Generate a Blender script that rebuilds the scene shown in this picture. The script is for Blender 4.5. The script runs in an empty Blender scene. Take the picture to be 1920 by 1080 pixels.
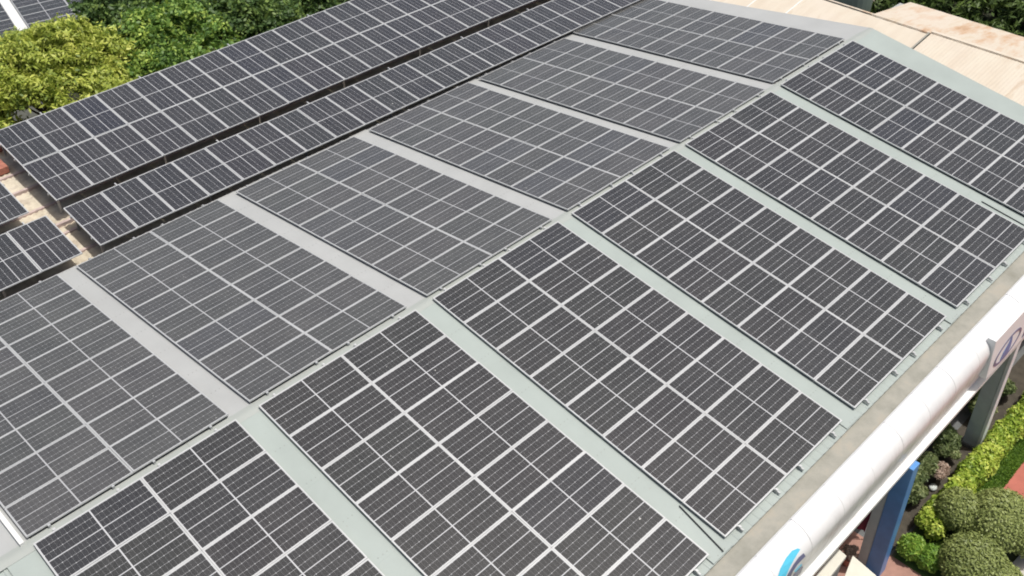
import bpy, bmesh, math, random
import numpy as np
from mathutils import Vector, Matrix
random.seed(7); rng = np.random.default_rng(7)
scene = bpy.context.scene; COL = scene.collection

# ------------------------------------------------------------------ camera
cam_d = bpy.data.cameras.new('camera'); cam = bpy.data.objects.new('camera', cam_d); COL.objects.link(cam)
r = Vector((0.70810, -0.70600, -0.01070)).normalized()
yaw, pitch, roll = 0.7955076, -0.6910184, -0.0138515
d = Vector((math.cos(yaw)*math.cos(pitch), math.sin(yaw)*math.cos(pitch), math.sin(pitch)))
r0 = d.cross(Vector((0, 0, 1))).normalized(); u0 = r0.cross(d)
r = r0*math.cos(roll) + u0*math.sin(roll); u = -r0*math.sin(roll) + u0*math.cos(roll)
M = Matrix((r, u, -d)).transposed().to_4x4(); M.translation = Vector((-6.7175, -15.0582, 16.0120))
cam.matrix_world = M
cam_d.sensor_width = 36; cam_d.lens = 36*1861.5/1920; cam_d.clip_start = .1; cam_d.clip_end = 2000
scene.camera = cam

# ------------------------------------------------------------------ world, sun, exposure
SUN = Vector((0.17, -0.20, 0.96)).normalized()
w = bpy.data.worlds.new('World'); scene.world = w; w.use_nodes = True
nt = w.node_tree; nt.nodes.clear()
out = nt.nodes.new('ShaderNodeOutputWorld'); bg = nt.nodes.new('ShaderNodeBackground'); sky = nt.nodes.new('ShaderNodeTexSky')
sky.sky_type = 'NISHITA'; sky.sun_disc = False
sky.sun_elevation = math.asin(SUN.z); sky.sun_rotation = math.atan2(SUN.x, SUN.y)
sky.dust_density = 6.0; sky.air_density = 1.0; sky.ozone_density = 1.0
bg.inputs['Strength'].default_value = 0.10
nt.links.new(sky.outputs[0], bg.inputs[0]); nt.links.new(bg.outputs[0], out.inputs[0])
sd = bpy.data.lights.new('sun', 'SUN'); sd.energy = 3.3; sd.angle = math.radians(.5); sd.color = (1, .975, .925)
so = bpy.data.objects.new('sun', sd); COL.objects.link(so)
so.rotation_euler = SUN.to_track_quat('Z', 'Y').to_euler(); so.location = (0, 0, 40)
scene.view_settings.view_transform = 'Standard'; scene.view_settings.look = 'None'
scene.view_settings.exposure = 0.0; scene.view_settings.gamma = 1.0
scene.render.engine = 'CYCLES'
scene.cycles.pixel_filter_type = 'BLACKMAN_HARRIS'; scene.cycles.filter_width = 1.9

# ------------------------------------------------------------------ helpers
class MB:
    """collects simple shapes and links them as one mesh object"""
    def __init__(s): s.v = []; s.f = []
    def add(s, vs, fs):
        b = len(s.v); s.v += [tuple(x) for x in vs]; s.f += [tuple(i+b for i in f) for f in fs]
    def box(s, x0, x1, y0, y1, z0, z1):
        s.add([(x0,y0,z0),(x1,y0,z0),(x1,y1,z0),(x0,y1,z0),(x0,y0,z1),(x1,y0,z1),(x1,y1,z1),(x0,y1,z1)],
              [(0,3,2,1),(4,5,6,7),(0,1,5,4),(1,2,6,5),(2,3,7,6),(3,0,4,7)])
    def prism(s, poly, z0, z1):      # poly: list of (x,y) CCW
        n = len(poly)
        s.add([(x,y,z0) for x,y in poly]+[(x,y,z1) for x,y in poly],
              [tuple(range(n-1,-1,-1)), tuple(range(n,2*n))]+[(i,(i+1)%n,n+(i+1)%n,n+i) for i in range(n)])
    def extr_x(s, prof, x0, x1, closed=True):   # prof: list of (y,z)
        n = len(prof); vs = [(x0,y,z) for y,z in prof]+[(x1,y,z) for y,z in prof]
        fs = [(i,(i+1)%n,n+(i+1)%n,n+i) for i in range(n if closed else n-1)]
        if closed: fs += [tuple(range(n-1,-1,-1)), tuple(range(n,2*n))]
        s.add(vs, fs)
    def tube(s, p, q, ra, rb=None, n=8):
        rb = ra if rb is None else rb
        p = Vector(p); q = Vector(q); t = (q-p).normalized()
        a = t.cross(Vector((0,0,1)) if abs(t.z) < .9 else Vector((1,0,0))).normalized(); b = t.cross(a)
        vs = []
        for c, rr in ((p,ra),(q,rb)):
            for i in range(n):
                an = 2*math.pi*i/n; vs.append(c+(a*math.cos(an)+b*math.sin(an))*rr)
        s.add(vs, [(i,(i+1)%n,n+(i+1)%n,n+i) for i in range(n)]+[tuple(range(n-1,-1,-1)),tuple(range(n,2*n))])
    def mesh(s, name, mat):
        m = bpy.data.meshes.new(name); m.from_pydata(s.v, [], s.f); m.validate()
        bm = bmesh.new(); bm.from_mesh(m); bmesh.ops.recalc_face_normals(bm, faces=bm.faces); bm.to_mesh(m); bm.free()
        if mat: m.materials.append(mat)
        return m
    def build(s, name, mat, parent=None, smooth=False, bevel=0):
        return link(name, s.mesh(name, mat), parent, smooth, bevel)
def link(name, mesh, parent=None, smooth=False, bevel=0):
    o = bpy.data.objects.new(name, mesh); COL.objects.link(o)
    if parent: o.parent = parent
    if smooth: mesh.polygons.foreach_set('use_smooth', [True]*len(mesh.polygons))
    if bevel:
        md = o.modifiers.new('bevel', 'BEVEL'); md.width = bevel; md.segments = 2; md.limit_method = 'ANGLE'
    return o
def tag(o, label=None, cat=None, group=None, kind=None):
    for k, v in (('label',label),('category',cat),('group',group),('kind',kind)):
        if v: o[k] = v
    return o
def empty(name, loc=(0,0,0), rot=(0,0,0), label=None, cat=None, group=None):
    o = bpy.data.objects.new(name, None); COL.objects.link(o); o.location = loc; o.rotation_euler = rot
    o.empty_display_size = .2
    return tag(o, label, cat, group)

class N:
    """small node builder"""
    def __init__(s, name, rough=.5, metal=0, spec=.5):
        s.m = bpy.data.materials.new(name); s.m.use_nodes = True; s.t = s.m.node_tree
        s.b = s.t.nodes['Principled BSDF']; s.b.inputs['Roughness'].default_value = rough
        s.b.inputs['Metallic'].default_value = metal; s.b.inputs['Specular IOR Level'].default_value = spec
    def set(s, sock, v):
        if hasattr(v, 'links') or isinstance(v, bpy.types.NodeSocket): s.t.links.new(v, sock)
        elif isinstance(v, (tuple, list)): sock.default_value = (*v, 1) if len(v) == 3 and sock.type == 'RGBA' else v
        else: sock.default_value = v
    def math(s, op, a, b=0, c=None):
        n = s.t.nodes.new('ShaderNodeMath'); n.operation = op; s.set(n.inputs[0], a); s.set(n.inputs[1], b)
        if c is not None: s.set(n.inputs[2], c)
        return n.outputs[0]
    def coord(s, which='Object'): return s.t.nodes.new('ShaderNodeTexCoord').outputs[which]
    def scale(s, v, sc):
        n = s.t.nodes.new('ShaderNodeMapping'); s.set(n.inputs[0], v); n.inputs['Scale'].default_value = sc; return n.outputs[0]
    def noise(s, v, scale, detail=4, rough=.6):
        n = s.t.nodes.new('ShaderNodeTexNoise'); s.set(n.inputs['Vector'], v)
        n.inputs['Scale'].default_value = scale; n.inputs['Detail'].default_value = detail; n.inputs['Roughness'].default_value = rough
        return n.outputs[0]
    def ramp(s, f, stops):
        n = s.t.nodes.new('ShaderNodeValToRGB'); s.set(n.inputs[0], f); e = n.color_ramp.elements
        while len(e) < len(stops): e.new(.5)
        for el, (p, c) in zip(e, stops): el.position = p; el.color = (*c, 1) if len(c) == 3 else c
        return n.outputs[0]
    def mix(s, f, a, b, mode='MIX'):
        n = s.t.nodes.new('ShaderNodeMix'); n.data_type = 'RGBA'; n.blend_type = mode
        s.set(n.inputs[0], f); s.set(n.inputs[6], a); s.set(n.inputs[7], b); return n.outputs[2]
    def color(s, c): s.set(s.b.inputs['Base Color'], c); return s
    def bump(s, h, strength=.3, dist=.01):
        n = s.t.nodes.new('ShaderNodeBump'); s.set(n.inputs['Height'], h)
        n.inputs['Strength'].default_value = strength; n.inputs['Distance'].default_value = dist
        s.t.links.new(n.outputs[0], s.b.inputs['Normal']); return s
def simple(name, c, var=.12, sc=3, rough=.6, metal=0, bump=0, bsc=40, spec=.5, world=True):
    n = N(name, rough, metal, spec)
    v = n.t.nodes.new('ShaderNodeNewGeometry').outputs['Position'] if world else n.coord()
    a = tuple(x*(1-var) for x in c); b = tuple(min(1, x*(1+var)) for x in c)
    n.color(n.ramp(n.noise(v, sc, 6), [(.3, a), (.7, b)]))
    if bump: n.bump(n.noise(v, bsc, 5), bump, .01)
    return n.m

# ------------------------------------------------------------------ materials
def panel_material(name, LX, WY, base=.025, sheen=.0, blue=1.0, ink=.78):
    n = N(name, .3, 0, .5)
    uv = n.t.nodes.new('ShaderNodeUVMap').outputs[0]
    sp = n.t.nodes.new('ShaderNodeSeparateXYZ'); n.t.links.new(uv, sp.inputs[0]); x, y = sp.outputs[0], sp.outputs[1]
    info = n.t.nodes.new('ShaderNodeObjectInfo').outputs['Random']
    mrg = .034; px = (LX-2*mrg)/24; py = (WY-2*mrg)/6
    def line(v, per, off, wd):
        t = n.math('DIVIDE', n.math('SUBTRACT', v, off), per)
        f = n.math('ABSOLUTE', n.math('SUBTRACT', n.math('FRACT', t), .5))      # .5 on a line
        return n.math('MULTIPLY', n.math('SUBTRACT', .5, f), per)                # distance to the line
    dy = line(y, py, mrg, 0); dx = line(x, px, mrg, 0); dx2 = line(x, 2*px, mrg, 0)
    sgap = n.math('LESS_THAN', dy, .0023)
    cgap = n.math('LESS_THAN', dx, .0009)
    mid_y = n.math('LESS_THAN', n.math('ABSOLUTE', n.math('SUBTRACT', y, WY/2)), .0105)
    half = n.math('LESS_THAN', n.math('ABSOLUTE', n.math('SUBTRACT', x, LX/2)), .0145)
    diam = n.math('LESS_THAN', n.math('ADD', dy, dx2), .013)
    ex = n.math('LESS_THAN', n.math('SUBTRACT', LX/2-mrg, n.math('ABSOLUTE', n.math('SUBTRACT', x, LX/2))), 0)
    ey = n.math('LESS_THAN', n.math('SUBTRACT', WY/2-mrg, n.math('ABSOLUTE', n.math('SUBTRACT', y, WY/2))), 0)
    m = sgap
    for q in (mid_y, half, diam, ex, ey): m = n.math('MAXIMUM', m, q)
    m = n.math('MAXIMUM', m, n.math('MULTIPLY', cgap, .6))
    bus = n.math('MULTIPLY', n.math('LESS_THAN', line(y, py/10, mrg, 0), .0007), .22)
    m = n.math('MAXIMUM', m, bus)
    wp = n.t.nodes.new('ShaderNodeNewGeometry').outputs['Position']
    # one tone per cell string, one per module, plus dusty mottling and painted sheen
    cell = n.math('ADD', n.math('FLOOR', n.math('DIVIDE', n.math('SUBTRACT', y, mrg), py)), n.math('MULTIPLY', n.math('FLOOR', n.math('DIVIDE', n.math('SUBTRACT', x, mrg), px)), 17.3))
    wn = n.t.nodes.new('ShaderNodeTexWhiteNoise'); wn.noise_dimensions = '2D'
    cb = n.t.nodes.new('ShaderNodeCombineXYZ'); n.set(cb.inputs[0], cell); n.set(cb.inputs[1], info); n.t.links.new(cb.outputs[0], wn.inputs[0])
    tone = n.ramp(info, [(0, (base*.95, base*.95, base*1.0)), (.35, (base*1.02, base*1.06, base*1.02)), (.6, (base*1.05, base*1.0, base*1.05)), (.85, (base*1.1, base*1.1, base*1.08)), (1, (base*.88, base*.92, base*1.10))])
    tone = n.mix(1.0, tone, (1, 1, blue), 'MULTIPLY')
    tone = n.mix(1.0, tone, n.ramp(wn.outputs[0], [(0, (.86,)*3), (1, (1.12,)*3)]), 'MULTIPLY')
    dust_sheen = n.ramp(n.noise(wp, .9, 7, .65), [(.3, (sheen*.8, sheen*.8, sheen*.76)), (.75, (.015+sheen*1.15, .0145+sheen*1.15, .013+sheen*1.08))])
    tone = n.mix(1.0, tone, dust_sheen, 'ADD')
    speck = n.math('GREATER_THAN', n.noise(wp, 11, 2, .4), .80)
    c = n.mix(n.math('MULTIPLY', m, ink), tone, (.62, .63, .64))
    c = n.mix(speck, c, (.55, .55, .52))
    n.color(c)
    n.set(n.b.inputs['Roughness'], n.math('MULTIPLY_ADD', n.noise(wp, 2.2, 5), .12, .20))
    n.b.inputs['Coat Weight'].default_value = .15; n.b.inputs['Coat Roughness'].default_value = .25
    return n.m
LM, WM = 2.293, 1.137
LA, WA = 2.290, 1.186
M_PANEL = panel_material('solar_glass', LM, WM)
M_PANEL_A = panel_material('solar_glass_shed', LA, WA, .028, 0, 1.10)
M_PANEL_L = panel_material('solar_glass_sheen', LM, WM, .034, .037, 1.0, .64)  # lighter copy for the left slope: sky sheen painted into the base colour
M_FRAME = simple('anodised_frame', (.53, .54, .535), .06, 2, .42, .25)
M_RAIL = simple('galvanised_rail', (.42, .43, .43), .15, 8, .5, .5)

def roof_paint(name, c, stain=(.34, .36, .33)):
    n = N(name, .48, 0, .4); wp = n.t.nodes.new('ShaderNodeNewGeometry').outputs['Position']
    a = n.noise(wp, .8, 6, .6); b = n.noise(n.scale(wp, (6, .7, 1)), 2.0, 6, .7)
    cc = n.ramp(a, [(.3, tuple(x*.93 for x in c)), (.7, tuple(x*1.05 for x in c))])
    cc = n.mix(n.ramp(b, [(.58, (0,)*3), (.80, (.38,)*3)]), cc, stain)
    sp = n.math('GREATER_THAN', n.noise(wp, 9, 3, .5), .73)
    cc = n.mix(n.math('MULTIPLY', sp, .5), cc, (.3, .3, .27))
    return n.color(cc).bump(a, .05, .02).m
M_ROOF = roof_paint('roof_sheet_pale_green', (.345, .39, .365))
M_ROOFL = roof_paint('roof_sheet_pale_grey', (.41, .42, .412))
M_RIDGE = roof_paint('ridge_cap_paint', (.36, .385, .36))
M_TRIM = simple('white_trim', (.74, .745, .72), .05, 2, .45)

def fascia_mat():
    n = N('fascia_aluminium', .33, 0, .5); wp = n.t.nodes.new('ShaderNodeNewGeometry').outputs['Position']
    s = n.t.nodes.new('ShaderNodeSeparateXYZ'); n.t.links.new(wp, s.inputs[0])
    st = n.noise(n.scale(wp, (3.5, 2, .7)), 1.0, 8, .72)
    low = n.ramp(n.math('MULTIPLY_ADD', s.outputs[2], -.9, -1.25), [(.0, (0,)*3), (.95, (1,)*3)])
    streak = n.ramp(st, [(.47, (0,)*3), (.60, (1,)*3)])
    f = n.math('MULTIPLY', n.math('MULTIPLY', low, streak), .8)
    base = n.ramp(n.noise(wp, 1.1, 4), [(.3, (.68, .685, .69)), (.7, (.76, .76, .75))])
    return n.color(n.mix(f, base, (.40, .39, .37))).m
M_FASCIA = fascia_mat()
def gutter_mat():
    n = N('gutter_grime', .8, 0, .2); wp = n.t.nodes.new('ShaderNodeNewGeometry').outputs['Position']
    c = n.ramp(n.noise(wp, 1.2, 8, .7), [(.28, (.24, .235, .195)), (.42, (.29, .285, .245)), (.55, (.34, .33, .285)), (.62, (.37, .345, .29)), (.75, (.28, .275, .235))])
    return n.color(c).bump(n.noise(wp, 20, 4), .2, .01).m
M_GUTTER = gutter_mat()
M_WALL = simple('render_wall', (.36, .37, .36), .1, 2, .85, 0, .2)
M_COLG = simple('column_grey_green', (.50, .56, .55), .1, 3, .6)
M_COLW = simple('column_white', (.76, .79, .79), .08, 3, .55)
M_BLUE = simple('column_blue_cladding', (.10, .27, .58), .10, 3, .35)

def asbestos():
    n = N('weathered_fibre_cement', .92, 0, .15); wp = n.t.nodes.new('ShaderNodeNewGeometry').outputs['Position']
    a = n.noise(wp, 1.7, 9, .72); b = n.noise(n.scale(wp, (1, 3, 1)), 1.2, 8, .7)
    c = n.ramp(a, [(.25, (.28, .23, .19)), (.40, (.50, .44, .34)), (.55, (.64, .58, .46)), (.75, (.54, .49, .42))])
    c = n.mix(n.ramp(b, [(.52, (0,)*3), (.75, (.7,)*3)]), c, (.26, .19, .17))
    return n.color(c).bump(a, .4, .02).m
M_SHED = asbestos()
M_PINKC = simple('pinkish_concrete', (.50, .40, .37), .18, 5, .9, 0, .3)
M_BRICK = simple('red_brick', (.40, .16, .11), .25, 7, .9, 0, .4)
def tan_roof(name, light):
    n = N(name, .7, 0, .2); wp = n.t.nodes.new('ShaderNodeNewGeometry').outputs['Position']
    a = n.noise(n.scale(wp, (.35, 1.3, 1)), 1.0, 8, .68); b = n.noise(wp, .45, 5, .6)
    if light: c = n.ramp(a, [(.3, (.56, .48, .38)), (.6, (.62, .56, .46)), (.75, (.48, .37, .26))])
    else: c = n.ramp(a, [(.30, (.36, .22, .13)), (.40, (.52, .37, .25)), (.52, (.58, .52, .43)), (.66, (.52, .42, .30)), (.8, (.36, .22, .14))])
    c = n.mix(n.ramp(b, [(.45, (0,)*3), (.7, (.45,)*3)]), c, (.62, .55, .48))
    return n.color(c).bump(a, .15, .02).m
M_TAN1 = tan_roof('cream_sheet_roof', True); M_TAN2 = tan_roof('rust_stained_roof', False)

def leaf_mat(name, dark, mid, light, sc=.9, trans=.25):
    n = N(name, .5, 0, .35)
    a = n.t.nodes.new('ShaderNodeAttribute'); a.attribute_name = 'leaf_tone'
    wp = n.t.nodes.new('ShaderNodeNewGeometry').outputs['Position']
    f = n.math('ADD', n.math('MULTIPLY', a.outputs['Fac'], .62), n.math('MULTIPLY', n.noise(wp, sc, 3), .38))
    c = n.ramp(f, [(.22, dark), (.5, mid), (.78, light)])
    n.color(c)
    tr = n.t.nodes.new('ShaderNodeBsdfTranslucent'); mx = n.t.nodes.new('ShaderNodeMixShader')
    n.set(tr.inputs['Color'], c); mx.inputs[0].default_value = trans
    o = n.t.nodes['Material Output']
    n.t.links.new(n.b.outputs[0], mx.inputs[1]); n.t.links.new(tr.outputs[0], mx.inputs[2]); n.t.links.new(mx.outputs[0], o.inputs[0])
    return n.m
M_LY = leaf_mat('leaf_yellow_green', (.13, .20, .035), (.38, .45, .07), (.68, .70, .17))
M_LD = leaf_mat('leaf_deep_green', (.05, .11, .028), (.17, .30, .06), (.52, .64, .13), .7)
M_LD2 = leaf_mat('leaf_dark_green', (.03, .065, .02), (.09, .16, .045), (.24, .34, .08), .7)
M_LR = leaf_mat('leaf_hanging_green', (.03, .055, .015), (.075, .12, .025), (.17, .25, .06), .8)
M_LH = leaf_mat('leaf_hedge_gold', (.14, .24, .03), (.35, .48, .06), (.66, .72, .15), 1.6)
M_LB = leaf_mat('leaf_hedge_bright', (.08, .17, .025), (.20, .36, .05), (.44, .56, .10), 1.4)
M_LT = leaf_mat('leaf_topiary', (.15, .19, .055), (.27, .32, .10), (.38, .43, .15), 1.6, .15)
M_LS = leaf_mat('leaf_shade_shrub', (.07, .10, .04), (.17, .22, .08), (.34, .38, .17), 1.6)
M_LP = leaf_mat('leaf_dry_pink', (.35, .24, .18), (.52, .40, .32), (.66, .54, .44), 2)
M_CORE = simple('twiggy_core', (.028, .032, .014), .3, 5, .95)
M_BARK = simple('bark', (.16, .12, .08), .3, 9, .95, 0, .6)

# ------------------------------------------------------------------ ground
def sheet(name, pts, z, mat, kind='structure', thick=None):
    b = MB()
    if thick: b.prism(pts, z-thick, z)
    else: b.add([(x, y, z) for x, y in pts], [tuple(range(len(pts)))])
    return tag(b.build(name, mat), kind=kind)
G = -7.5
def ground_mat():
    n = N('worn_ground', .95, 0, .1); wp = n.t.nodes.new('ShaderNodeNewGeometry').outputs['Position']
    c = n.ramp(n.noise(wp, .25, 8, .65), [(.35, (.07, .10, .04)), (.5, (.12, .13, .07)), (.65, (.20, .18, .14))])
    return n.color(c).bump(n.noise(wp, 6, 5), .4, .03).m
sheet('ground', [(-400,-400),(400,-400),(400,400),(-400,400)], G-.012, ground_mat())
M_ASPH = simple('asphalt', (.14, .145, .145), .25, 3, .9, 0, .3)
M_REDP = simple('red_paving', (.40, .125, .09), .10, 2.5, .8, 0, .15)
M_TERR = simple('terracotta_floor', (.36, .20, .155), .15, 3, .8, 0, .15)
M_CONC = simple('pale_concrete', (.50, .47, .41), .12, 3, .85, 0, .2)
sheet('path', [(4, -10.62), (40, -10.62), (40, -8.8), (4, -8.8)], G-.008, M_ASPH)
sheet('planting_bed', [(12.0,-10.55),(40,-10.55),(40,-9.75),(12.0,-9.75)], G-.004, simple('bed_soil', (.07,.06,.045), .3, 4, .95, 0, .5))
sheet('terracotta_paving', [(4, -13.2), (12.30, -11.52), (12.32, -9.2), (4, -9.2)], G-.002, M_TERR)
sheet('red_court', [(15.2,-11.75),(40,-11.45),(40,-30),(16.9,-30),(16.4,-12.9)], G+.002, M_REDP)

def grass_strip():
    gm = simple('lawn_soil', (.07, .12, .025), .25, 6, .95, 0, .5)
    sheet('lawn', [(12.3,-11.9),(12.3,-10.7),(40,-10.4),(40,-11.50),(15.15,-11.80)], G+.006, gm)
grass_strip()

# ------------------------------------------------------------------ leaves
def leaf_mesh(name, P, Nn, size, mat, stretch=1.7, seed=0, droop=0.0):
    """one small folded leaf at each point; Nn = facing, size = array of widths"""
    g = np.random.default_rng(seed); n = len(P)
    Nn = Nn/np.maximum(np.linalg.norm(Nn, axis=1, keepdims=True), 1e-6)
    a = g.normal(size=(n, 3)); a[:, 2] -= droop; a -= (a*Nn).sum(1, keepdims=True)*Nn
    a /= np.maximum(np.linalg.norm(a, axis=1, keepdims=True), 1e-6); b = np.cross(Nn, a)
    s = size[:, None]
    v = np.stack([P-a*s*stretch*.5, P+b*s*.42-Nn*s*.10, P+a*s*stretch*.5-Nn*s*.16, P-b*s*.42-Nn*s*.10], 1).reshape(-1, 3)
    m = bpy.data.meshes.new(name); m.vertices.add(4*n); m.vertices.foreach_set('co', v.ravel().astype(np.float32))
    m.loops.add(4*n); m.loops.foreach_set('vertex_index', np.arange(4*n, dtype=np.int32))
    m.polygons.add(n); m.polygons.foreach_set('loop_start', np.arange(0, 4*n, 4, dtype=np.int32))
    m.polygons.foreach_set('loop_total', np.full(n, 4, dtype=np.int32))
    at = m.attributes.new('leaf_tone', 'FLOAT', 'FACE'); return m, at, g
def lobes_leaves(lobes, n, size, g, shell=.35, jit=.55, cluster=0, spread=.14):
    """lobes: array (k,6) centre + radii; leaves near the lobe surfaces, in clusters, facing outwards"""
    L = np.array(lobes, float); area = (L[:, 3]*L[:, 4]+L[:, 4]*L[:, 5]+L[:, 3]*L[:, 5]); pk = area/area.sum()
    k = g.choice(len(L), n, p=pk); dirs = g.normal(size=(n, 3)); dirs /= np.linalg.norm(dirs, axis=1, keepdims=True)
    dirs[:, 2] = np.where(dirs[:, 2] < -.35, -dirs[:, 2]*.5, dirs[:, 2])
    rad = 1-shell*g.random(n)**1.6 + .06*g.normal(size=n)
    P = L[k, :3]+dirs*L[k, 3:]*rad[:, None]
    Nn = dirs/L[k, 3:]; Nn /= np.linalg.norm(Nn, axis=1, keepdims=True)
    Nn = Nn+jit*g.normal(size=(n, 3)); Nn[:, 2] += .25
    tone = (g.random(len(L))[k]*.45+g.random(n)*.55)
    if cluster:                                  # sprays: leaves bunch round twig ends, tips stand out of the lobe
        m = max(1, n//cluster); c = g.integers(0, m, n)
        push = 1+.22*g.random(m)**2
        ctr = L[k[:m], :3]+(P[:m]-L[k[:m], :3])*push[:, None]
        off = g.normal(size=(n, 3))*spread; off[:, 2] *= .55
        off += Nn[c]*(-.35*np.abs(g.normal(size=n))[:, None])*spread
        P = ctr[c]+off; Nn = Nn[c]*.7+g.normal(size=(n, 3))*jit; Nn[:, 2] += .3
        tone = g.random(m)[c]*.55+g.random(n)*.45
    return P, Nn, size*(.65+.7*g.random(n)), tone
def crown(name, lobes, n, size, mat, parent, seed, core=True, cav=0, **kw):
    g = np.random.default_rng(seed); sk = {k: kw.pop(k) for k in ('stretch', 'droop') if k in kw}
    P, Nn, S, T = lobes_leaves(lobes, n, size, g, **kw)
    if cav:                                      # hollows between the boughs
        A_ = np.array(lobes, float); lo = A_[:, :3].mean(0); keep = np.ones(len(P), bool)
        for _ in range(cav):
            d_ = g.normal(size=3); d_[2] = abs(d_[2]); d_ /= np.linalg.norm(d_)
            j = g.integers(len(A_)); c_ = A_[j, :3]+d_*A_[j, 3:]*.95
            q = (P-c_)/np.array([1, 1, .8]); keep &= (q*q).sum(1) > g.uniform(.22, .48)**2
        P, Nn, S, T = P[keep], Nn[keep], S[keep], T[keep]
    m, at, _ = leaf_mesh(name, P, Nn, S, mat, seed=seed, **sk)
    at.data.foreach_set('value', T.astype(np.float32)); m.materials.append(mat); m.update(); m.validate()
    o = bpy.data.objects.new(name, m); COL.objects.link(o); o.parent = parent
    return o
def core_mesh(name, lobes, f, parent, mat, seed=0):
    bm = bmesh.new(); rg = random.Random(seed)
    for x, y, z, a, b, c in lobes:
        r_ = bmesh.ops.create_icosphere(bm, subdivisions=2, radius=1)
        for v in r_['verts']:
            k = f*(1+rg.uniform(-.12, .12)); v.co = Vector((x+v.co.x*a*k, y+v.co.y*b*k, z+v.co.z*c*k))
    m = bpy.data.meshes.new(name); bm.to_mesh(m); bm.free(); m.materials.append(mat)
    o = bpy.data.objects.new(name, m); COL.objects.link(o); o.parent = parent; return o
def make_lobes(c, R, k, rl, seed, flat=.8):
    g = np.random.default_rng(seed); L = []
    for i in range(k):
        d_ = g.normal(size=3); d_ /= np.linalg.norm(d_); d_[2] = abs(d_[2])*1.0-.25
        rr = g.uniform(.45, .95); r1 = rl*g.uniform(.6, 1.25)
        L.append((c[0]+d_[0]*R*rr, c[1]+d_[1]*R*rr, c[2]+d_[2]*R*rr*flat, r1*g.uniform(.85, 1.2), r1*g.uniform(.85, 1.2), r1*g.uniform(.6, .85)))
    return L
def tree(label, x, y, zc, R, k, rl, n, size, mat, seed, cat='tree', group=None, **kw):
    t = empty('tree', (x, y, G), (0,0,0), label, cat, group)
    L = make_lobes((0, 0, zc-G), R, k, rl, seed)
    crown('crown', L, n, size, mat, t, seed, cav=int(k*1.1), **kw)
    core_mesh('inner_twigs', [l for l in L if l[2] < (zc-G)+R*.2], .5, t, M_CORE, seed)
    b = MB(); g = random.Random(seed)
    top = Vector((0, 0, (zc-G)*.72)); b.tube((0, 0, 0), top*.5+Vector((.1, .05, 0)), .22, .17, 9); b.tube(top*.5+Vector((.1, .05, 0)), top, .17, .12, 9)
    for lx, ly, lz, *_ in L[::2]: b.tube(top*g.uniform(.7, 1), (lx, ly, lz), .07, .02, 6)
    b.build('trunk', M_BARK, t, smooth=True)
    return t

# ------------------------------------------------------------------ main factory building
S = .125138; TS = math.tan(S); CS, SN = math.cos(S), math.sin(S)
OFF = .115                                   # roof sheet below panel plane
bld = empty('factory_building', (0, 0, 0), (0,0,0), 'long factory building with shallow gable metal roof and a rounded white fascia', 'building')
def zr(y, off=OFF): return -off-abs(y)*TS
def ribbed(name, side, mat, x0, x1, ye, parent):
    b = MB(); prof = []; x = x0
    while x < x1:
        prof += [(x, 0), (x+.15, 0), (x+.175, .012), (x+.215, .012), (x+.24, 0)]; x += .25
    prof.append((x, 0))
    vs = []; ys = [0.02, ye]
    for yy in ys:
        for px_, h in prof: vs.append((px_, side*yy, zr(yy)+h-.024))
    n = len(prof)
    b.add(vs, [(i, i+1, n+i+1, n+i) for i in range(n-1)])
    o = b.build(name, mat, parent)
    md = o.modifiers.new('t', 'SOLIDIFY'); md.thickness = .004; md.offset = -1
    return o
ribbed('roof_slope', -1, M_ROOF, -9.0, 26.0, 9.34, bld)
ribbed('roof_slope', 1, M_ROOFL, -9.0, 26.0, 9.47, bld)
UR = [-5.171, 0, 5.175, 10.318, 15.45, 20.687]; UL = [-5.196, -.066, 5.141, 10.357, 15.435, 20.663]
DR = [-.037, -.023, -.038, -.033, -.012, -.035]; DL = [.069, .06, -.006, -.013, -.034, .098]
def slope_sheet(name, x0, x1, side, y0, y1, lift, mat, parent, th=.012):
    b = MB(); z0, z1 = zr(y0)+lift, zr(y1)+lift; a, c = side*y0, side*y1
    b.add([(x0,a,z0),(x1,a,z0),(x1,c,z1),(x0,c,z1),(x0,a,z0-th),(x1,a,z0-th),(x1,c,z1-th),(x0,c,z1-th)],
          [(0,1,2,3),(7,6,5,4),(0,4,5,1),(1,5,6,2),(2,6,7,3),(3,7,4,0)])
    return b.build(name, mat, parent)
M_LAP = simple('lap_sealant', (.26, .28, .26), .2, 8, .7)
M_SCREW = simple('roof_screw', (.30, .30, .28), .2, 20, .5, .4)
def laps(x0, x1, side, mat):                  # four lapped lengths, each with a row of screws
    ye = 9.33 if side < 0 else 9.42; ed = [.12, 2.5+random.uniform(-.2,.2), 4.9+random.uniform(-.2,.2), 7.2+random.uniform(-.2,.2), ye]
    for i in range(4):
        slope_sheet('walkway_sheet', x0, x1, side, ed[i], ed[i+1]+(.04 if i < 3 else 0), .024-.0025*i, mat, bld)
    b = MB()
    for i in range(4):
        for yy in (ed[i+1]-.06,) + ((ed[i]+ed[i+1])/2,):
            for q in (.12, .30, .46):
                xx = x0+(x1-x0)*(.5+(q-.29)); z = zr(yy)+.025-.0025*i
                b.tube((xx, side*yy, z-.004), (xx, side*yy, z+.006), .011, .009, 6)
    b.build('screw_row', M_SCREW, bld)
for k in range(6):                            # smooth walkway sheets between the arrays
    for side, U, mat in ((-1, UR, M_ROOF), (1, UL, M_ROOFL)):
        if k < 5: laps(U[k]+4.55, U[k+1]+.05, side, mat)
slope_sheet('walkway_sheet', -5.75, UR[0]+.05, -1, .12, 9.33, .018, M_ROOF, bld)
slope_sheet('walkway_sheet', -5.75, UL[0]+.05, 1, .12, 9.40, .018, M_ROOFL, bld)
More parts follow.
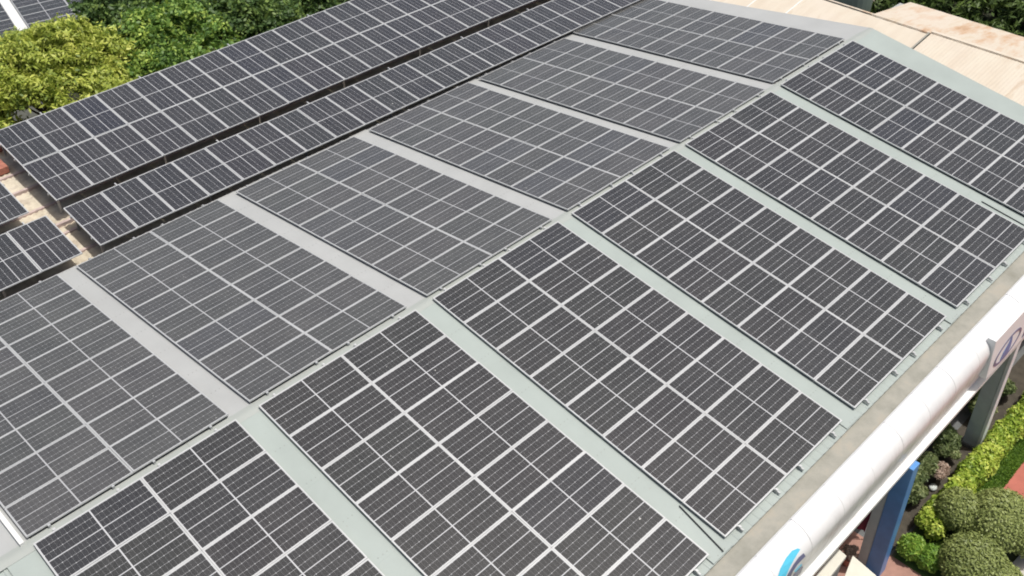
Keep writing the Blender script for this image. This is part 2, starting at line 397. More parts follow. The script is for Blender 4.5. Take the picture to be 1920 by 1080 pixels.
# verge flashing at the far gable
for side, mat in ((-1, M_ROOF), (1, M_ROOFL)):
    b = MB(); rows = [.1, 2.5, 5, 7.5, 9.42]; vs = []
    for yy in rows:
        xe = 26.85-.055*yy-.02*(yy == 5)
        vs += [(25.2, side*yy, zr(yy)+.022), (xe-.04, side*yy, zr(yy)+.03), (xe, side*yy, zr(yy)+.012), (xe, side*yy, zr(yy)-.14)]
    b.add(vs, [(i*4+j, i*4+j+1, i*4+j+5, i*4+j+4) for i in range(len(rows)-1) for j in range(3)])
    b.build('verge_flashing', mat, bld)
# ridge cap in two metre lengths
x = -9.0; i = 0
while x < 26.8:
    x1 = min(x+2.44, 26.82); h = .002 if i % 2 else 0
    b = MB(); zt = -.098+h
    pr = [(-.165, zr(.165)+.026+h), (-.03, zt+.012), (.03, zt+.012), (.165, zr(.165)+.026+h), (.165, zr(.165)+.016+h), (.03, zt), (-.03, zt), (-.165, zr(.165)+.016+h)]
    b.extr_x(pr, x, x1-.004)
    b.build('ridge_cap', M_RIDGE, bld); x = x1; i += 1
# cable tray at the near end of the left slope
b = MB(); b.add([(-5.36,.10,zr(.1)+.10),(-5.27,.10,zr(.1)+.10),(-5.27,9.2,zr(9.2)+.10),(-5.36,9.2,zr(9.2)+.10),
                 (-5.36,.10,zr(.1)+.02),(-5.27,.10,zr(.1)+.02),(-5.27,9.2,zr(9.2)+.02),(-5.36,9.2,zr(9.2)+.02)],
                [(0,1,2,3),(7,6,5,4),(0,4,5,1),(1,5,6,2),(2,6,7,3),(3,7,4,0)])
b.build('cable_tray', M_TRIM, bld)
b = MB(); b.tube((5.10,-8.0,zr(8.0)+.04), (4.92,-9.3,zr(9.3)+.04), .016, .016, 6); b.build('conduit', simple('black_conduit', (.03,.035,.035), .1, 3, .6), bld)
b = MB(); b.tube((20.35,-7.5,zr(7.5)+.04), (20.30,-9.3,zr(9.3)+.04), .014, .014, 6); b.build('conduit', bpy.data.materials['black_conduit'], bld)
# gutter channel, fascia
GZ = -1.40
b = MB(); b.extr_x([(-9.30, GZ), (-9.85, GZ), (-9.85, GZ-.03), (-9.30, GZ-.03)], -9, 26.3); b.build('gutter', M_GUTTER, bld)
b = MB(); b.extr_x([(-9.28, zr(9.34)-.04), (-9.305, zr(9.34)-.04), (-9.305, GZ-.05), (-9.28, GZ-.05)], -9, 26.3); b.build('gutter_back', M_GUTTER, bld)
def fascia_profile():
    o_ = [(-9.825, GZ+.002), (-9.825, -1.27)]
    for i in range(10):
        a = math.radians(90-i*10); o_.append((-9.85-.60*math.cos(a), -1.77+.52*math.sin(a)))
    return o_+[(-10.43, -2.15), (-10.37, -2.6), (-10.30, -3.03)]
FP = fascia_profile()
def fascia_len(x0, x1, dz):
    outer = FP; inner = [(y+.03*(1 if i > 1 else 1), z-.02) for i, (y, z) in enumerate(FP)]
    b = MB(); n = len(outer)
    vs = [(xx, y, z+dz) for xx in (x0, x1) for y, z in outer]+[(xx, y, z+dz) for xx in (x0, x1) for y, z in inner]
    fs = [(i, i+1, n+i+1, n+i) for i in range(n-1)]+[(2*n+i, 3*n+i, 3*n+i+1, 2*n+i+1) for i in range(n-1)]
    fs += [(i, 2*n+i, 2*n+i+1, i+1) for i in range(n-1)]+[(n+i, n+i+1, 3*n+i+1, 3*n+i) for i in range(n-1)]
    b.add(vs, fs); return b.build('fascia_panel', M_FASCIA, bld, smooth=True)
x = -9.0; i = 0
while x < 26.2:
    o = fascia_len(x, min(x+1.30, 26.3)-.007, random.uniform(-.006, .006)); x += 1.30
    m = o.data
    bmx = bmesh.new(); bmx.from_mesh(m)
    for e in bmx.edges:
        if len(e.link_faces) == 2 and e.calc_face_angle(0) > .6: e.smooth = False
    bmx.to_mesh(m); bmx.free()
b = MB(); b.extr_x([(-10.29,-3.035),(-10.475,-3.03),(-10.475,-3.14),(-10.10,-3.14),(-10.10,-3.08),(-10.29,-3.08)], -9, 26.3); b.build('fascia_lip', M_TRIM, bld)
b = MB(); b.box(-9, 26.2, -10.10, -8.9, -3.13, -3.09); b.build('soffit', M_WALL, bld)
for wx in ((-8.9, 26.0, -8.9, -8.75), (-8.9, 26.0, 9.15, 9.3)):
    b = MB(); b.box(wx[0], wx[1], wx[2], wx[3], G-.1, -1.48); b.build('wall', M_WALL, bld)
for xx in (-8.9, 25.85):
    b = MB(); b.add([(xx,-8.75,G),(xx,9.15,G),(xx,9.15,-1.45),(xx,0,-.3),(xx,-8.75,-1.45),(xx+.15,-8.75,G),(xx+.15,9.15,G),(xx+.15,9.15,-1.45),(xx+.15,0,-.3),(xx+.15,-8.75,-1.45)],
        [(0,1,2,3,4),(9,8,7,6,5),(0,5,6,1),(1,6,7,2),(2,7,8,3),(3,8,9,4),(4,9,5,0)]); b.build('wall', M_WALL, bld)
# columns under the canopy edge
def lean_box(name, mat, x0, x1, y0, y1, z1, parent, lean=.035):
    dy = (z1-G)*lean; b = MB()
    b.add([(x0,y0,G),(x1,y0,G),(x1,y1,G),(x0,y1,G),(x0,y0+dy,z1),(x1,y0+dy,z1),(x1,y1+dy,z1),(x0,y1+dy,z1)],
          [(0,3,2,1),(4,5,6,7),(0,1,5,4),(1,2,6,5),(2,3,7,6),(3,0,4,7)])
    return b.build(name, mat, parent, bevel=.012)
c1 = lean_box('column', M_BLUE, 11.42, 11.76, -10.72, -10.30, -3.142, bld, .03)
tag(c1, label='bright blue clad column at canopy edge')
cc = lean_box('column_core', M_COLG, 11.44, 11.80, -10.295, -10.03, -3.15, c1, .03)
b = MB(); b.box(11.36, 11.40, -10.5, -10.42, G, G+.02); 
c2 = lean_box('column', M_COLG, 17.62, 17.88, -10.50, -10.08, -3.15, bld, .03)
tag(c2, label='pale grey green column with white front')
lean_box('column_front', M_COLW, 17.60, 17.90, -10.60, -10.503, -3.142, c2, .03)
b = MB(); b.box(17.56, 17.95, -10.66, -10.03, G, G+.10); b.build('column_base', M_ASPH, c2)

# swoosh emblem on the fascia (thin cladding letters following the curve)
FS = FP[1:]; FC = [0]
for p_, q_ in zip(FS, FS[1:]): FC.append(FC[-1]+math.hypot(q_[0]-p_[0], q_[1]-p_[1]))
def fascia_pt(s):                           # s: 0 at the gutter edge, 1 at the lip; pushed out a little
    t = min(max(s, 0), 1)*FC[-1]; i = max(k for k in range(len(FS)-1) if FC[k] <= t)
    k = (t-FC[i])/(FC[i+1]-FC[i]); y = FS[i][0]+(FS[i+1][0]-FS[i][0])*k; z = FS[i][1]+(FS[i+1][1]-FS[i][1])*k
    dy, dz = FS[i+1][0]-FS[i][0], FS[i+1][1]-FS[i][1]; l = math.hypot(dy, dz)
    return y+dz/l*.012, z-dy/l*.012
def emblem(name, pts_in, pts_out, mat):
    b = MB(); n = len(pts_in); vs = []
    for (x, s) in pts_in+pts_out:
        y, z = fascia_pt(s); vs.append((x, y, z))
    b.add(vs, [(i, i+1, n+i+1, n+i) for i in range(n-1)])
    o = b.build(name, mat, bld); md = o.modifiers.new('t', 'SOLIDIFY'); md.thickness = .008; md.offset = 0
    return o
M_CYAN = simple('cyan_film', (.10, .52, .72), .05, 3, .4); M_NAVY = simple('indigo_film', (.13, .14, .24), .08, 3, .4)
def arc(cx, cs, rx, rs, a0, a1, n=14): return [(cx+rx*math.cos(math.radians(a0+(a1-a0)*i/n)), cs+rs*math.sin(math.radians(a0+(a1-a0)*i/n))) for i in range(n+1)]
emblem('emblem_swoosh', [(5.15,.40),(5.30,.30),(5.52,.245),(5.80,.215),(6.02,.21),(6.18,.235)], [(5.50,.40),(5.60,.345),(5.76,.31),(5.94,.285),(6.10,.27),(6.22,.26)], M_CYAN)
emblem('emblem_swoosh', [(5.60,.46),(5.66,.36),(5.88,.325),(6.10,.31),(6.27,.32)], [(5.80,.46),(5.84,.385),(6.00,.365),(6.18,.365),(6.31,.37)], M_NAVY)
emblem('emblem_swoosh', [(5.92,.43),(6.08,.425),(6.20,.44)], [(6.02,.49),(6.14,.485),(6.25,.485)], M_CYAN)
emblem('emblem_swoosh', [(5.85,.58),(6.05,.53),(6.28,.525),(6.37,.57)], [(5.95,.78),(6.15,.74),(6.35,.72),(6.44,.72)], M_NAVY)

# sign box with the oval emblem
M_SIGN = simple('sign_white', (.84, .845, .84), .02, 2, .4)
M_SBL = simple('sign_blue', (.10, .20, .42), .12, 6, .4); M_SDK = simple('sign_slate', (.13, .15, .24), .12, 6, .4)
sg = empty('sign_box', (15.05, -10.57, -2.60), (0,0,0), 'white box sign with blue oval emblem fixed to the rounded fascia', 'sign')
def sgm(b, name, mat, par=None, bevel=0):
    return b.build(name, mat, par or sg, bevel=bevel)
b = MB(); b.add([(0,0,0),(4.6,0,0),(4.6,.22,0),(0,.22,0),(-.067,.10,1.35),(4.6,.10,1.35),(4.6,.32,1.35),(-.067,.32,1.35)],
   [(0,3,2,1),(4,5,6,7),(0,1,5,4),(1,2,6,5),(2,3,7,6),(3,0,4,7)]); sgm(b, 'cabinet', M_SIGN, bevel=.015)
def onface(u_, v_, h=.008):                  # u along the sign, v up; face leans back slightly
    return (u_-.05*v_, .0741*v_-h, v_)
def face_poly(name, A, B, mat, par=None):
    b = MB(); n = len(A); b.add([onface(*p) for p in A+B], [(i, i+1, n+i+1, n+i) for i in range(n-1)])
    o = sgm(b, name, mat, par); md = o.modifiers.new('t', 'SOLIDIFY'); md.thickness = .01; md.offset = 0; return o
def ell(cx, cy, rx, ry, tilt=0, n=40, a0=0, a1=360):
    L = []
    for i in range(n+1):
        a = math.radians(a0+(a1-a0)*i/n); x = rx*math.cos(a); y = ry*math.sin(a)
        L.append((cx+x*math.cos(tilt)-y*math.sin(tilt), cy+x*math.sin(tilt)+y*math.cos(tilt)))
    return L
face_poly('emblem_ring', ell(1.08, .47, .80, .36, .12), ell(1.09, .47, .69, .29, .12), M_SDK)
face_poly('emblem_figure', [(.72,.22),(.84,.42),(1.05,.58),(1.20,.76)], [(1.16,.16),(1.28,.32),(1.30,.52),(1.24,.74)], M_SBL)
face_poly('letter', [(2.12,.12),(2.42,.84)], [(2.25,.12),(2.54,.84)], M_SDK)
face_poly('letter', [(2.42,.84),(2.70,.12)], [(2.54,.84),(2.84,.12)], M_SDK)
face_poly('letter', [(2.28,.34),(2.66,.34)], [(2.32,.43),(2.62,.43)], M_SDK)

# ------------------------------------------------------------------ solar arrays
def panel_meshes(L, W, mat, nm):
    lip, th = .025, .035
    m = bpy.data.meshes.new(nm); z = -.004
    vs = [(.012,.012,z),(L-.012,.012,z),(L-.012,W-.012,z),(.012,W-.012,z),(.012,.012,z-.006),(L-.012,.012,z-.006),(L-.012,W-.012,z-.006),(.012,W-.012,z-.006)]
    m.from_pydata(vs, [], [(0,1,2,3),(7,6,5,4),(0,4,5,1),(1,5,6,2),(2,6,7,3),(3,7,4,0)])
    uvl = m.uv_layers.new(name='UVMap')
    for lp in m.loops: uvl.data[lp.index].uv = vs[lp.vertex_index][:2]
    m.materials.append(mat)
    b = MB(); o_, i_ = [(0,0),(L,0),(L,W),(0,W)], [(lip,lip),(L-lip,lip),(L-lip,W-lip),(lip,W-lip)]
    V = [(x,y,-.0) for x,y in o_]+[(x,y,0) for x,y in i_]+[(x,y,-th) for x,y in o_]+[(x,y,-.0035) for x,y in i_]
    F = []
    for k in range(4):
        j = (k+1) % 4; F += [(k, j, 4+j, 4+k), (k, 8+k, 8+j, j), (4+k, 4+j, 12+j, 12+k)]
    b.add(V, F); fm = b.mesh(nm+'_frame', M_FRAME)
    return m, fm
PM = panel_meshes(LM, WM, M_PANEL, 'solar_panel'); PL = panel_meshes(LM, WM, M_PANEL_L, 'solar_panel_sheen'); PA = panel_meshes(LA, WA, M_PANEL_A, 'solar_panel_shed')
proto = {}
def place_panel(meshes, parent, loc, rz=0):
    key = id(meshes)
    if key not in proto:
        p = bpy.data.objects.new('solar_panel', meshes[0]); f = bpy.data.objects.new('panel_frame', meshes[1])
        proto[key] = (p, f)
    else:
        p, f = (o_.copy() for o_ in proto[key])
    for o_ in (p, f): COL.objects.link(o_)
    p.parent = parent; p.location = (loc[0], loc[1], loc[2]+random.uniform(-.003, .003))
    p.rotation_euler = (random.gauss(0, .0025), random.gauss(0, .0018), rz)
    f.parent = p; f.location = (0,0,0)
    return p
def rail_mesh(nm, L, along='y', w=.04, h=.045, sgn=1):
    b = MB()
    if along == 'y': b.box(-w/2, w/2, min(0, sgn*L), max(0, sgn*L), -h, 0)
    else: b.box(0, L, -w/2, w/2, -h, 0)
    return b.mesh(nm, M_RAIL)
RO = {s: rail_mesh('rail', 9.36, 'y', .042, .05, s) for s in (-1, 1)}
def clamp_mesh():
    b = MB(); b.box(-.025, .025, -.03, .03, -.01, .012); b.box(-.03, .03, -.008, .008, -.04, .006); return b.mesh('clamp', M_FRAME)
CL = clamp_mesh()
def block(side, k, U, D, label):
    v0 = .1104+D[k]
    e = empty('solar_array', (U[k], side*v0*CS, -v0*SN), ((-side)*S, 0, 0), label, 'solar array', 'solar arrays on the gable roof')
    pitch = 1.14385
    for row in range(8):
        for c in range(2):
            yy = side*(row*pitch+.0035); yy = yy if side > 0 else yy-WM
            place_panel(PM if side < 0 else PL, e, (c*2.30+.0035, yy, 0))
    for c in range(2):
        for q in (.45, 1.82):
            o = link('rail', RO[side], e); o.location = (c*2.30+q, -side*.06, -.037)
            # end brackets by the ridge and the eave
            for vv, yy in ((0, -side*.035), (1, side*(8*pitch+.05))):
                o2 = link('end_clamp', CL, e); o2.location = (c*2.30+q, yy, -.015)
    return e
posn = ['nearest', 'second', 'third', 'fourth', 'fifth', 'farthest']
look = {(-1,0): 'dark solar array in the bottom left corner, below the ridge cap',
 (-1,1): 'dark solar array in the bottom centre, between the two nearest full green walkways',
 (-1,2): 'dark solar array right of the bottom centre, eave corner nearest the cyan fascia emblem',
 (-1,3): 'dark solar array on the fascia side slope, third back from the cyan emblem',
 (-1,4): 'dark solar array on the fascia side slope, its eave end near the white sign',
 (-1,5): 'dark solar array on the fascia side slope, farthest back beside the tan roof',
 (1,0): 'lighter grey solar array at the left edge, nearest on the slope facing the shed',
 (1,1): 'lighter grey solar array whose eave corner touches the tan gap of the shed',
 (1,2): 'lighter grey solar array on the shed side slope, third from the left edge',
 (1,3): 'lighter grey solar array on the shed side slope, fourth from the left',
 (1,4): 'lighter grey solar array on the shed side slope, second from the tan roof',
 (1,5): 'lighter grey solar array on the shed side slope, farthest back beside the tan roof'}
for k in range(6):
    block(-1, k, UR, DR, look[(-1,k)]); block(1, k, UL, DL, look[(1,k)])

# ------------------------------------------------------------------ shed with the long arrays
SA, YA = .0718, -.0139
def purlin(L):
    b = MB(); b.box(0, L, -.03, .03, -.06, 0); return b.mesh('purlin', M_RAIL)
def long_array(origin, rx, k0, k1, rows, label, name='solar_array'):
    """origin = lower near corner of column 0; local y rises away from the main roof"""
    e = empty(name, origin, (rx, 0, YA), label, 'solar array', 'solar arrays on the shed roof')
    P = 1.1964
    for k in range(k0, k1):
        for rw in range(rows):
            place_panel(PA, e, (k*P+.005+WA, rw*2.30+.005, 0), math.pi/2)
    pm = purlin((k1-k0)*P+.06)
    for rw in range(rows):
        for q in (.5, 1.8):
            o = link('purlin', pm, e); o.location = (k0*P-.03, rw*2.30+q, -.037)
    b = MB()
    b.box(-.03, .03, -.03, .03, -.64, 0)
    lm = b.mesh('post', M_RAIL)
    b = MB(); b.box(-.02, .02, -.17, .03, -.05, -.0); bm_ = b.mesh('bracket', M_FRAME)
    for k in range(k0, k1+1, 3):
        for q in (.35, rows*2.30-.35):
            o = link('post', lm, e); o.location = (k*P+.15, q, -.098)
    for k in range(k0+1, k1, 3):
        o = link('bracket', bm_, e); o.location = (k*P+.55, rows*2.30+.14, -.02)
    return e
# lower row: top edge of the row at fit origin (0.867, 11.801, -0.899)
Z = Vector
dn = Vector((math.sin(YA), -math.cos(YA), 0))
def shift(o_, dist, s_): return (o_[0]+dn.x*dist*math.cos(s_), o_[1]+dn.y*dist*math.cos(s_), o_[2]-dist*math.sin(s_))
oa = shift((.867, 11.801, -.899), 2.30, SA); ob = (.856, 12.166, -.804)
long_array(oa, SA, 0, 24, 1, 'long single row solar array beside the main roof eave')
long_array(ob, .0871, 0, 25, 2, 'long double row solar array between the black gap and the trees')
dx = Vector((math.cos(YA), math.sin(YA), 0))
oc = tuple(Vector(oa)-dx*(.52)); od = tuple(Vector(ob)-dx*(.82))
long_array(oc, SA, -5, 0, 1, 'short single row solar array at the left edge, beside the roof eave')
long_array(od, .0871, -5, 0, 1, 'short solar array cut by the left edge, upper left of the tan gap')

shed = empty('shed_building', (0, 13, G), (0,0,YA), 'low shed with stained beige sheet roof under the long solar arrays', 'building')
def zs(y): return -1.80+(y-9.6)*.075-G       # local z of shed roof
b = MB(); nx = 900; prof = []
xs = np.arange(-9, 33, .0885)
vs = []
for yy in (9.62, 11.9, 14.3, 16.95):
    for i, xx in enumerate(xs): vs.append((xx, yy-13, zs(yy)+.018*math.cos(i*math.pi/1.0)))
n = len(xs); 
b.add(vs, [(k*n+i, k*n+i+1, (k+1)*n+i+1, (k+1)*n+i) for k in range(3) for i in range(n-1)])
o = b.build('roof', M_SHED, shed, smooth=True); md = o.modifiers.new('t', 'SOLIDIFY'); md.thickness = .012; md.offset = -1
for yy, hh in ((10.55, .05), (11.62, .04), (12.05, .10), (13.2, .05), (14.35, .09), (15.4, .05)):
    b = MB(); b.box(-9, 33, yy-13-.05, yy-13+.05, zs(yy)+.0, zs(yy)+.02+hh); b.build('roof_batten', M_PINKC, shed)
b = MB(); b.box(-9, 33, 9.50-13, 9.62-13, zs(9.6)-.4, zs(9.6)+.06); b.build('eave_kerb', M_PINKC, shed)
b = MB(); b.box(-9, 33, 16.9-13, 17.15-13, 0, zs(16.9)+.20); b.build('parapet', M_BRICK, shed)
b = MB(); b.box(-9, 33, 16.86-13, 17.19-13, zs(16.9)+.20, zs(16.9)+.27); b.build('parapet_coping', M_PINKC, shed)
b = MB(); b.box(-.2, .75, 15.6-13, 16.2-13, zs(15.9)+.02, zs(15.9)+.26); b.build('brick_pier', M_BRICK, shed, bevel=.02)
b = MB(); b.box(-8.9, 32.9, 9.66-13, 9.8-13, 0, zs(9.7)-.03); b.build('wall', M_WALL, shed)

# ------------------------------------------------------------------ tan roofed annex behind the far gable
an = empty('annex_building', (30, 0, G), (0,0,0), 'tan roofed annex with rust stains and corrugated cream slope behind the far gable', 'building')
def quad_strip(name, pts_a, pts_b, mat, ribs=None, th=.02):
    b = MB(); n = len(pts_a); b.add(pts_a+pts_b, [(i, i+1, n+i+1, n+i) for i in range(n-1)])
    o = b.build(name, mat, an); md = o.modifiers.new('t', 'SOLIDIFY'); md.thickness = th; md.offset = -1; return o
def corr(y0, y1, x0, z0, x1, z1, pitch=.16, amp=.012):
    ys = np.arange(y0, y1, pitch/2)
    A = [(x0-30, float(yy), z0-G+amp*(-1)**i) for i, yy in enumerate(ys)]
    B = [(x1-30, float(yy), z1-G+amp*(-1)**i) for i, yy in enumerate(ys)]
    return A, B
A, B = corr(-16, -.95, 26.95, -1.45, 29.9, -1.02, .14, .004); quad_strip('roof_sheet', A, B, M_TAN1)
A, B = corr(-.93, 11, 26.95, -1.62, 29.9, -1.08, .5, .004); quad_strip('roof_sheet', A, B, M_TAN1)
A, B = corr(-16, 1.95, 29.9, -1.05, 33.4, -1.62, .9, .004); quad_strip('roof_sheet', A, B, M_TAN2)
b = MB(); b.box(-.09, .09, -16, -1.0, -.99-G, -.955-G); b.build('ridge_cap', M_TAN1, an)
b = MB(); b.box(-.05, .05, -1.0, 11, -1.08-G, -1.035-G); b.build('ridge_cap', M_TAN2, an)
b = MB(); b.add([(-3.05,-.97,-1.44-G),(-3.05,-.91,-1.44-G),(-.1,-.91,-.99-G),(-.1,-.97,-.99-G),(-3.05,-.97,-1.6-G),(-3.05,-.91,-1.6-G),(-.1,-.91,-1.15-G),(-.1,-.97,-1.15-G)],
    [(0,1,2,3),(7,6,5,4),(0,4,5,1),(1,5,6,2),(2,6,7,3),(3,7,4,0)]); b.build('step_flashing', M_GUTTER, an)
b = MB(); b.box(-2.9, 3.2, -15.9, 1.9, 0, -1.70-G); b.build('wall', M_WALL, an)
b = MB(); b.box(-2.9, -.1, 1.9, 10.9, 0, -1.72-G); b.build('wall', M_WALL, an)
for yy in (4.4, 6.0, 7.6):
    b = MB(); b.add([(-3.0,yy,-1.60-G),(-3.0,yy+.05,-1.60-G),(-.15,yy+.05,-1.065-G),(-.15,yy,-1.065-G),(-3.0,yy,-1.62-G),(-3.0,yy+.05,-1.62-G),(-.15,yy+.05,-1.085-G),(-.15,yy,-1.085-G)],
        [(0,1,2,3),(7,6,5,4),(0,4,5,1),(1,5,6,2),(2,6,7,3),(3,7,4,0)]); b.build('lap_strip', M_TRIM, an)
# grey green hut and white canopy at the far right
hut = empty('water_tank', (34.2, 4.6, G), (0,0,0), 'dull grey green tank behind the tan roof, at the top edge', 'tank')
b = MB(); b.tube((0,0,0), (0,0,6.2), .95, .95, 24); b.build('tank_body', simple('tank_green', (.22,.28,.24), .1, 2, .7), hut, smooth=False)
b = MB(); b.tube((0,0,6.2), (0,0,6.38), .98, .55, 24); b.build('tank_lid', bpy.data.materials['tank_green'], hut)
cnp = empty('white_canopy', (41.3, -2.6, G), (0,0,0), 'white flat canopy roof glimpsed in the top right corner above trees', 'canopy')
b = MB(); b.box(-.1, 5, -5, .35, 5.6, 5.75); b.build('canopy_roof', simple('canopy_white', (.8,.8,.8), .02, 2, .5), cnp, bevel=.03)
for px_, py_ in ((.2,-4.7),(.2,.1),(4.7,-4.7),(4.7,.1)):
    b = MB(); b.tube((px_,py_,0), (px_,py_,5.6), .06, .06, 8); b.build('post', M_TRIM, cnp)

# ------------------------------------------------------------------ far solar roof beyond the trees
far = empty('far_building', (8, 40, G), (0,0,0), 'far pale building with solar panels on its roof behind the yellow green tree', 'building')
b = MB(); b.box(-9, 9, -9.5, 8, 0, 2.35); b.build('wall', M_WALL, far)
b = MB(); b.box(-9.2, 9.2, -9.7, 8.2, 2.35, 2.43); b.build('roof', M_TRIM, far)
for (x0, y0, lab) in ((1.00, 33.9, 'far solar array left of the cream strip, beyond the yellow green tree'), (8.25, 32.43, 'far solar array right of the cream strip, beyond the yellow green tree')):
    e = empty('solar_array', (x0, y0, -4.95), (0, 0, -.2), lab, 'solar array', 'solar arrays on the far roof')
    for i in range(3):
        for j in range(7): place_panel(PM, e, (i*2.30, j*1.144, 0))

# ------------------------------------------------------------------ trees
tree('yellow green feathery tree beside the left end of the long solar arrays', 4.9, 21.6, -2.0, 3.4, 60, .85, 110000, .10, M_LY, 3, stretch=2.2, jit=.6, cluster=38, spread=.17)
tree('low yellow green tree crown cut by the left edge', 1.2, 21.8, -3.2, 2.6, 34, .8, 55000, .10, M_LY, 5, stretch=2.2, jit=.6, cluster=38, spread=.17)
tree('deep green broadleaf tree with bright tips right of the yellow green tree', 9.6, 21.6, -2.6, 3.3, 55, .72, 70000, .13, M_LD, 11, cluster=30, spread=.18, stretch=1.4, jit=.7)
tree('dark green tree behind the middle of the top array edge', 13.6, 22.4, -3.3, 2.9, 40, .75, 45000, .14, M_LD2, 12, cluster=30, spread=.18, stretch=1.5, jit=.7)
tree('dark green tree farther along, at the top edge above the long arrays', 17.2, 23.4, -3.6, 2.9, 36, .8, 34000, .15, M_LD2, 14, cluster=30, spread=.18, stretch=1.5, jit=.7)
tree('dark green tree filling the gap behind the bright tipped tree', 11.0, 27.0, -3.6, 3.2, 40, .85, 34000, .15, M_LD2, 15, cluster=30, spread=.18, stretch=1.5, jit=.7)
for i, (x, y, lab) in enumerate([(36.4, 6.9, 'green tree behind the tan roof beside the grey green tank'),
    (36.6, 1.8, 'drooping green tree at the top edge, right of the grey green tank'),
    (37.4, -1.4, 'drooping green tree below the white canopy corner'),
    (37.8, -4.8, 'drooping green tree at the right edge behind the rust stained roof')]):
    tree(lab, x, y, -3.0, 2.3, 34, .65, 26000, .14, M_LR, 30+i, cluster=34, spread=.20, stretch=2.6, droop=1.6, jit=.45)

# ------------------------------------------------------------------ garden by the fascia side
def boxy_hedge(label, pts, width, h, n, size, mat, seed):
    e = empty('hedge', (pts[0][0], pts[0][1], G), (0,0,0), label, 'hedge')
    L = []; g = random.Random(seed)
    for (x0, y0), (x1, y1) in zip(pts[:-1], pts[1:]):
        m_ = max(1, int(math.hypot(x1-x0, y1-y0)/.38))
        for i in range(m_):
            t = (i+.5)/m_
            for q in (-.25, .25):
                L.append((x0+(x1-x0)*t-pts[0][0]+g.uniform(-.08,.08), y0+(y1-y0)*t-pts[0][1]+q*width+g.uniform(-.06,.06), h*.52+g.uniform(-.06,.06), .34, width*.38, h*.5))
    crown('foliage', L, n, size, mat, e, seed, shell=.25, jit=.7)
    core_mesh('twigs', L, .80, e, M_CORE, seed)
    return e
boxy_hedge('golden green clipped hedge running beside the dark path', [(13.5,-10.95),(16,-10.95),(21,-11.05),(26,-11.1)], .62, .78, 52000, .085, M_LH, 41)
boxy_hedge('bright green low hedge clump beside the blue column', [(12.35,-11.35),(13.0,-11.05)], .85, .70, 12000, .10, M_LB, 42)
def topiary(label, loc, lobes, n, seed):
    e = empty('topiary_shrub', (loc[0], loc[1], G), (0,0,0), label, 'shrub', 'clipped shrubs by the red court')
    crown('foliage', lobes, n, .055, M_LT, e, seed, shell=.06, jit=.45, stretch=1.6)
    core_mesh('twigs', lobes, .95, e, simple('topiary_core', (.06,.075,.025), .3, 9, .95), seed)
    b = MB(); b.tube((0,0,0), (0,0,.6), .08, .06, 8); b.build('stem', M_BARK, e)
    return e
topiary('clipped olive green ball shrub, smaller one touching the golden hedge', (14.35,-11.38), [(0,0,.80,.60,.62,.60)], 16000, 51)
topiary('largest clipped olive green ball shrub at the right edge', (14.75,-12.30), [(0,0,.85,.90,.82,.80),(.2,-.75,.70,.62,.62,.60)], 30000, 52)
topiary('lowest clipped olive green shrub at the bottom right', (13.05,-12.42), [(0,0,.70,.85,.80,.66),(-.05,-.75,.60,.65,.6,.55)], 28000, 53)
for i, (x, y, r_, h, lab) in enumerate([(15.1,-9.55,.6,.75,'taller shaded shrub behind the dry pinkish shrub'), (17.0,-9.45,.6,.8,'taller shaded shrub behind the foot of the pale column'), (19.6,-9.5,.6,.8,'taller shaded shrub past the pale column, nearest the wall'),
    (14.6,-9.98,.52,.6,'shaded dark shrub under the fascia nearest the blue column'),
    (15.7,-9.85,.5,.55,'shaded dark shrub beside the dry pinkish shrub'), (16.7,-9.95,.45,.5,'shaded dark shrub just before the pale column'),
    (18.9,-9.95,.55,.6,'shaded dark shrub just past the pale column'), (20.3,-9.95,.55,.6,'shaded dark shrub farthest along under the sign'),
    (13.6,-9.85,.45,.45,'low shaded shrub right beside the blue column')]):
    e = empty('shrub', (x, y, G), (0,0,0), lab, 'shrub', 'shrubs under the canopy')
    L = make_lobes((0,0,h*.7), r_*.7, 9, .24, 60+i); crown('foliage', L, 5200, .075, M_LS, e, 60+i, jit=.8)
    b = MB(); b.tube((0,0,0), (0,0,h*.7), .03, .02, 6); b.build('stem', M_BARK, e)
e = empty('dry_shrub', (15.65,-10.22,G), (0,0,0), 'dry pinkish brown ball shrub in the dark bed', 'shrub')
L = make_lobes((0,0,.42), .26, 9, .16, 71); crown('foliage', L, 3500, .05, M_LP, e, 71, jit=.7)
b = MB(); b.tube((0,0,0), (0,0,.4), .03, .02, 6); b.build('stem', M_BARK, e)
bm = bmesh.new(); bmesh.ops.create_icosphere(bm, subdivisions=3, radius=.13)
for v in bm.verts: v.co = Vector((v.co.x*1.1, v.co.y*.9, v.co.z*.7))*(1+random.uniform(-.04,.04))
m = bpy.data.meshes.new('garden_stone'); bm.to_mesh(m); bm.free(); m.materials.append(simple('pale_stone', (.62,.66,.63), .08, 9, .8))
o = link('garden_stone', m, None, True); o.location = (15.30,-10.30,G+.07); tag(o, 'small white stone in the dark bed below the dry shrub', 'stone')
# grass blades on the lawn strip
g = np.random.default_rng(81); n_ = 26000
X = g.uniform(13.2, 24, n_); Y = g.uniform(-11.78, -11.28, n_); P = np.stack([X, Y, np.full(n_, G+.03)], 1)
m, at, _ = leaf_mesh('grass', P, g.normal(size=(n_,3))+np.array([0,0,.4]), .035*(.6+.8*g.random(n_)), M_LB, stretch=2.2, seed=82)
at.data.foreach_set('value', g.random(n_).astype(np.float32)); m.materials.append(leaf_mat('grass_blade', (.06,.13,.015), (.12,.24,.03), (.24,.36,.05), 1.2)); m.update()
o = link('grass', m); tag(o, 'short green lawn grass between hedge and red court', 'grass', kind='stuff')
# concrete kerb in the bottom right
sheet('pale_path', [(12.6,-13.0),(13.6,-13.05),(14.9,-13.15),(15.0,-16),(11.5,-16)], G+.05, M_CONC, thick=.10)
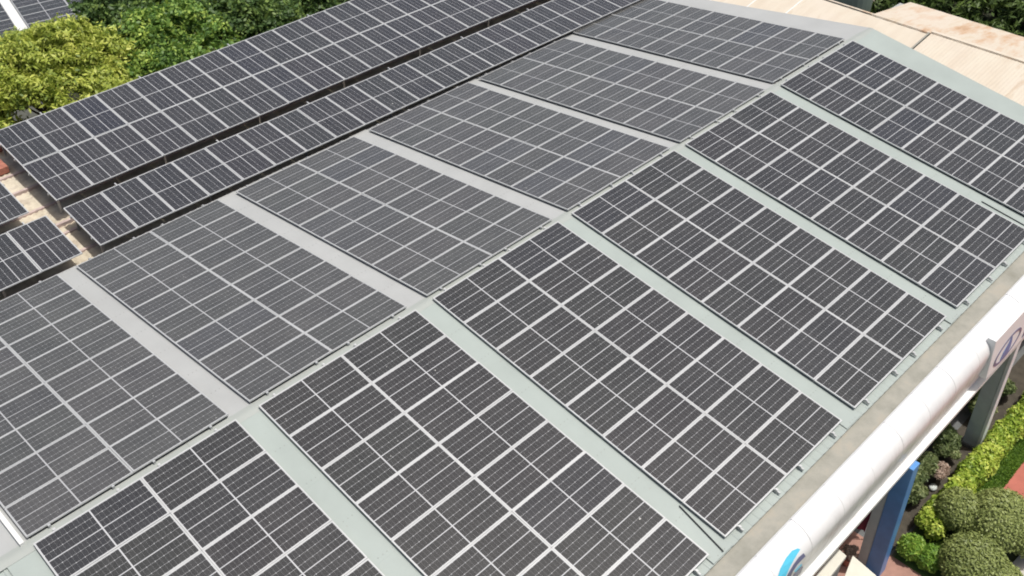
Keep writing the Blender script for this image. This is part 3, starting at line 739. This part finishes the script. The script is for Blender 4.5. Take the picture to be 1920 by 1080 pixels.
# cream gate walls at the bottom
M_CREAM = simple('cream_render', (.66, .64, .55), .06, 2, .8, 0, .15)
for pts, lab in (([(9.55,-10.02),(9.50,-10.30),(6.5,-10.42),(6.5,-10.12)], 'cream topped low wall just below the fascia lip'),
                 ([(9.62,-10.40),(9.50,-11.12),(8.6,-12.2),(6.5,-12.2),(6.5,-10.80),(8.6,-10.66)], 'broad cream slab roof of a gate booth at the bottom edge')):
    b = MB(); pts = pts[::-1]
    cx = sum(p[0] for p in pts)/len(pts); cy = sum(p[1] for p in pts)/len(pts)
    e = empty('gate_wall' if 'wall' in lab else 'gate_booth', (cx, cy, G), (0,0,0), lab, 'wall' if 'wall' in lab else 'booth')
    b.prism([(x-cx, y-cy) for x, y in pts], 2.36, 2.5); b.build('top_slab', M_CREAM, e, bevel=.012)
    b = MB(); b.prism([((x-cx)*.9, (y-cy)*.85) for x, y in pts], 0, 2.36); b.build('wall', M_WALL, e)
# flowering plant pot under the canopy edge
e = empty('potted_plant', (11.2,-9.86,G), (0,0,0), 'potted plant with pale pink flowers on the terracotta floor', 'plant')
b = MB(); b.tube((0,0,0), (0,0,.30), .12, .17, 14); b.build('pot', M_BRICK, e)
L = make_lobes((0,0,.5), .16, 7, .13, 91); crown('foliage', L, 900, .06, M_LP, e, 91, jit=.7)
e = empty('hanging_banner', (12.25,-9.55,G), (0,0,0), 'dark magenta cloth banner hanging beside the blue column', 'banner')
b = MB()
prof = [(i*.06, .03*math.sin(i*1.3)) for i in range(8)]
vs = [(y, x-.2, 1.6) for x, y in prof]+[(y*1.4, x-.2, .3) for x, y in prof]; n = len(prof)
b.add(vs, [(i, i+1, n+i+1, n+i) for i in range(n-1)]); o = b.build('cloth', simple('magenta_cloth', (.16,.02,.06), .15, 5, .8), e, smooth=True)
md = o.modifiers.new('t', 'SOLIDIFY'); md.thickness = .008
b = MB(); b.tube((0,-.24,0), (0,-.24,1.7), .015, .015, 6); b.tube((0,-.24,1.62), (0,.25,1.62), .012, .012, 6); b.build('pole', M_RAIL, e)
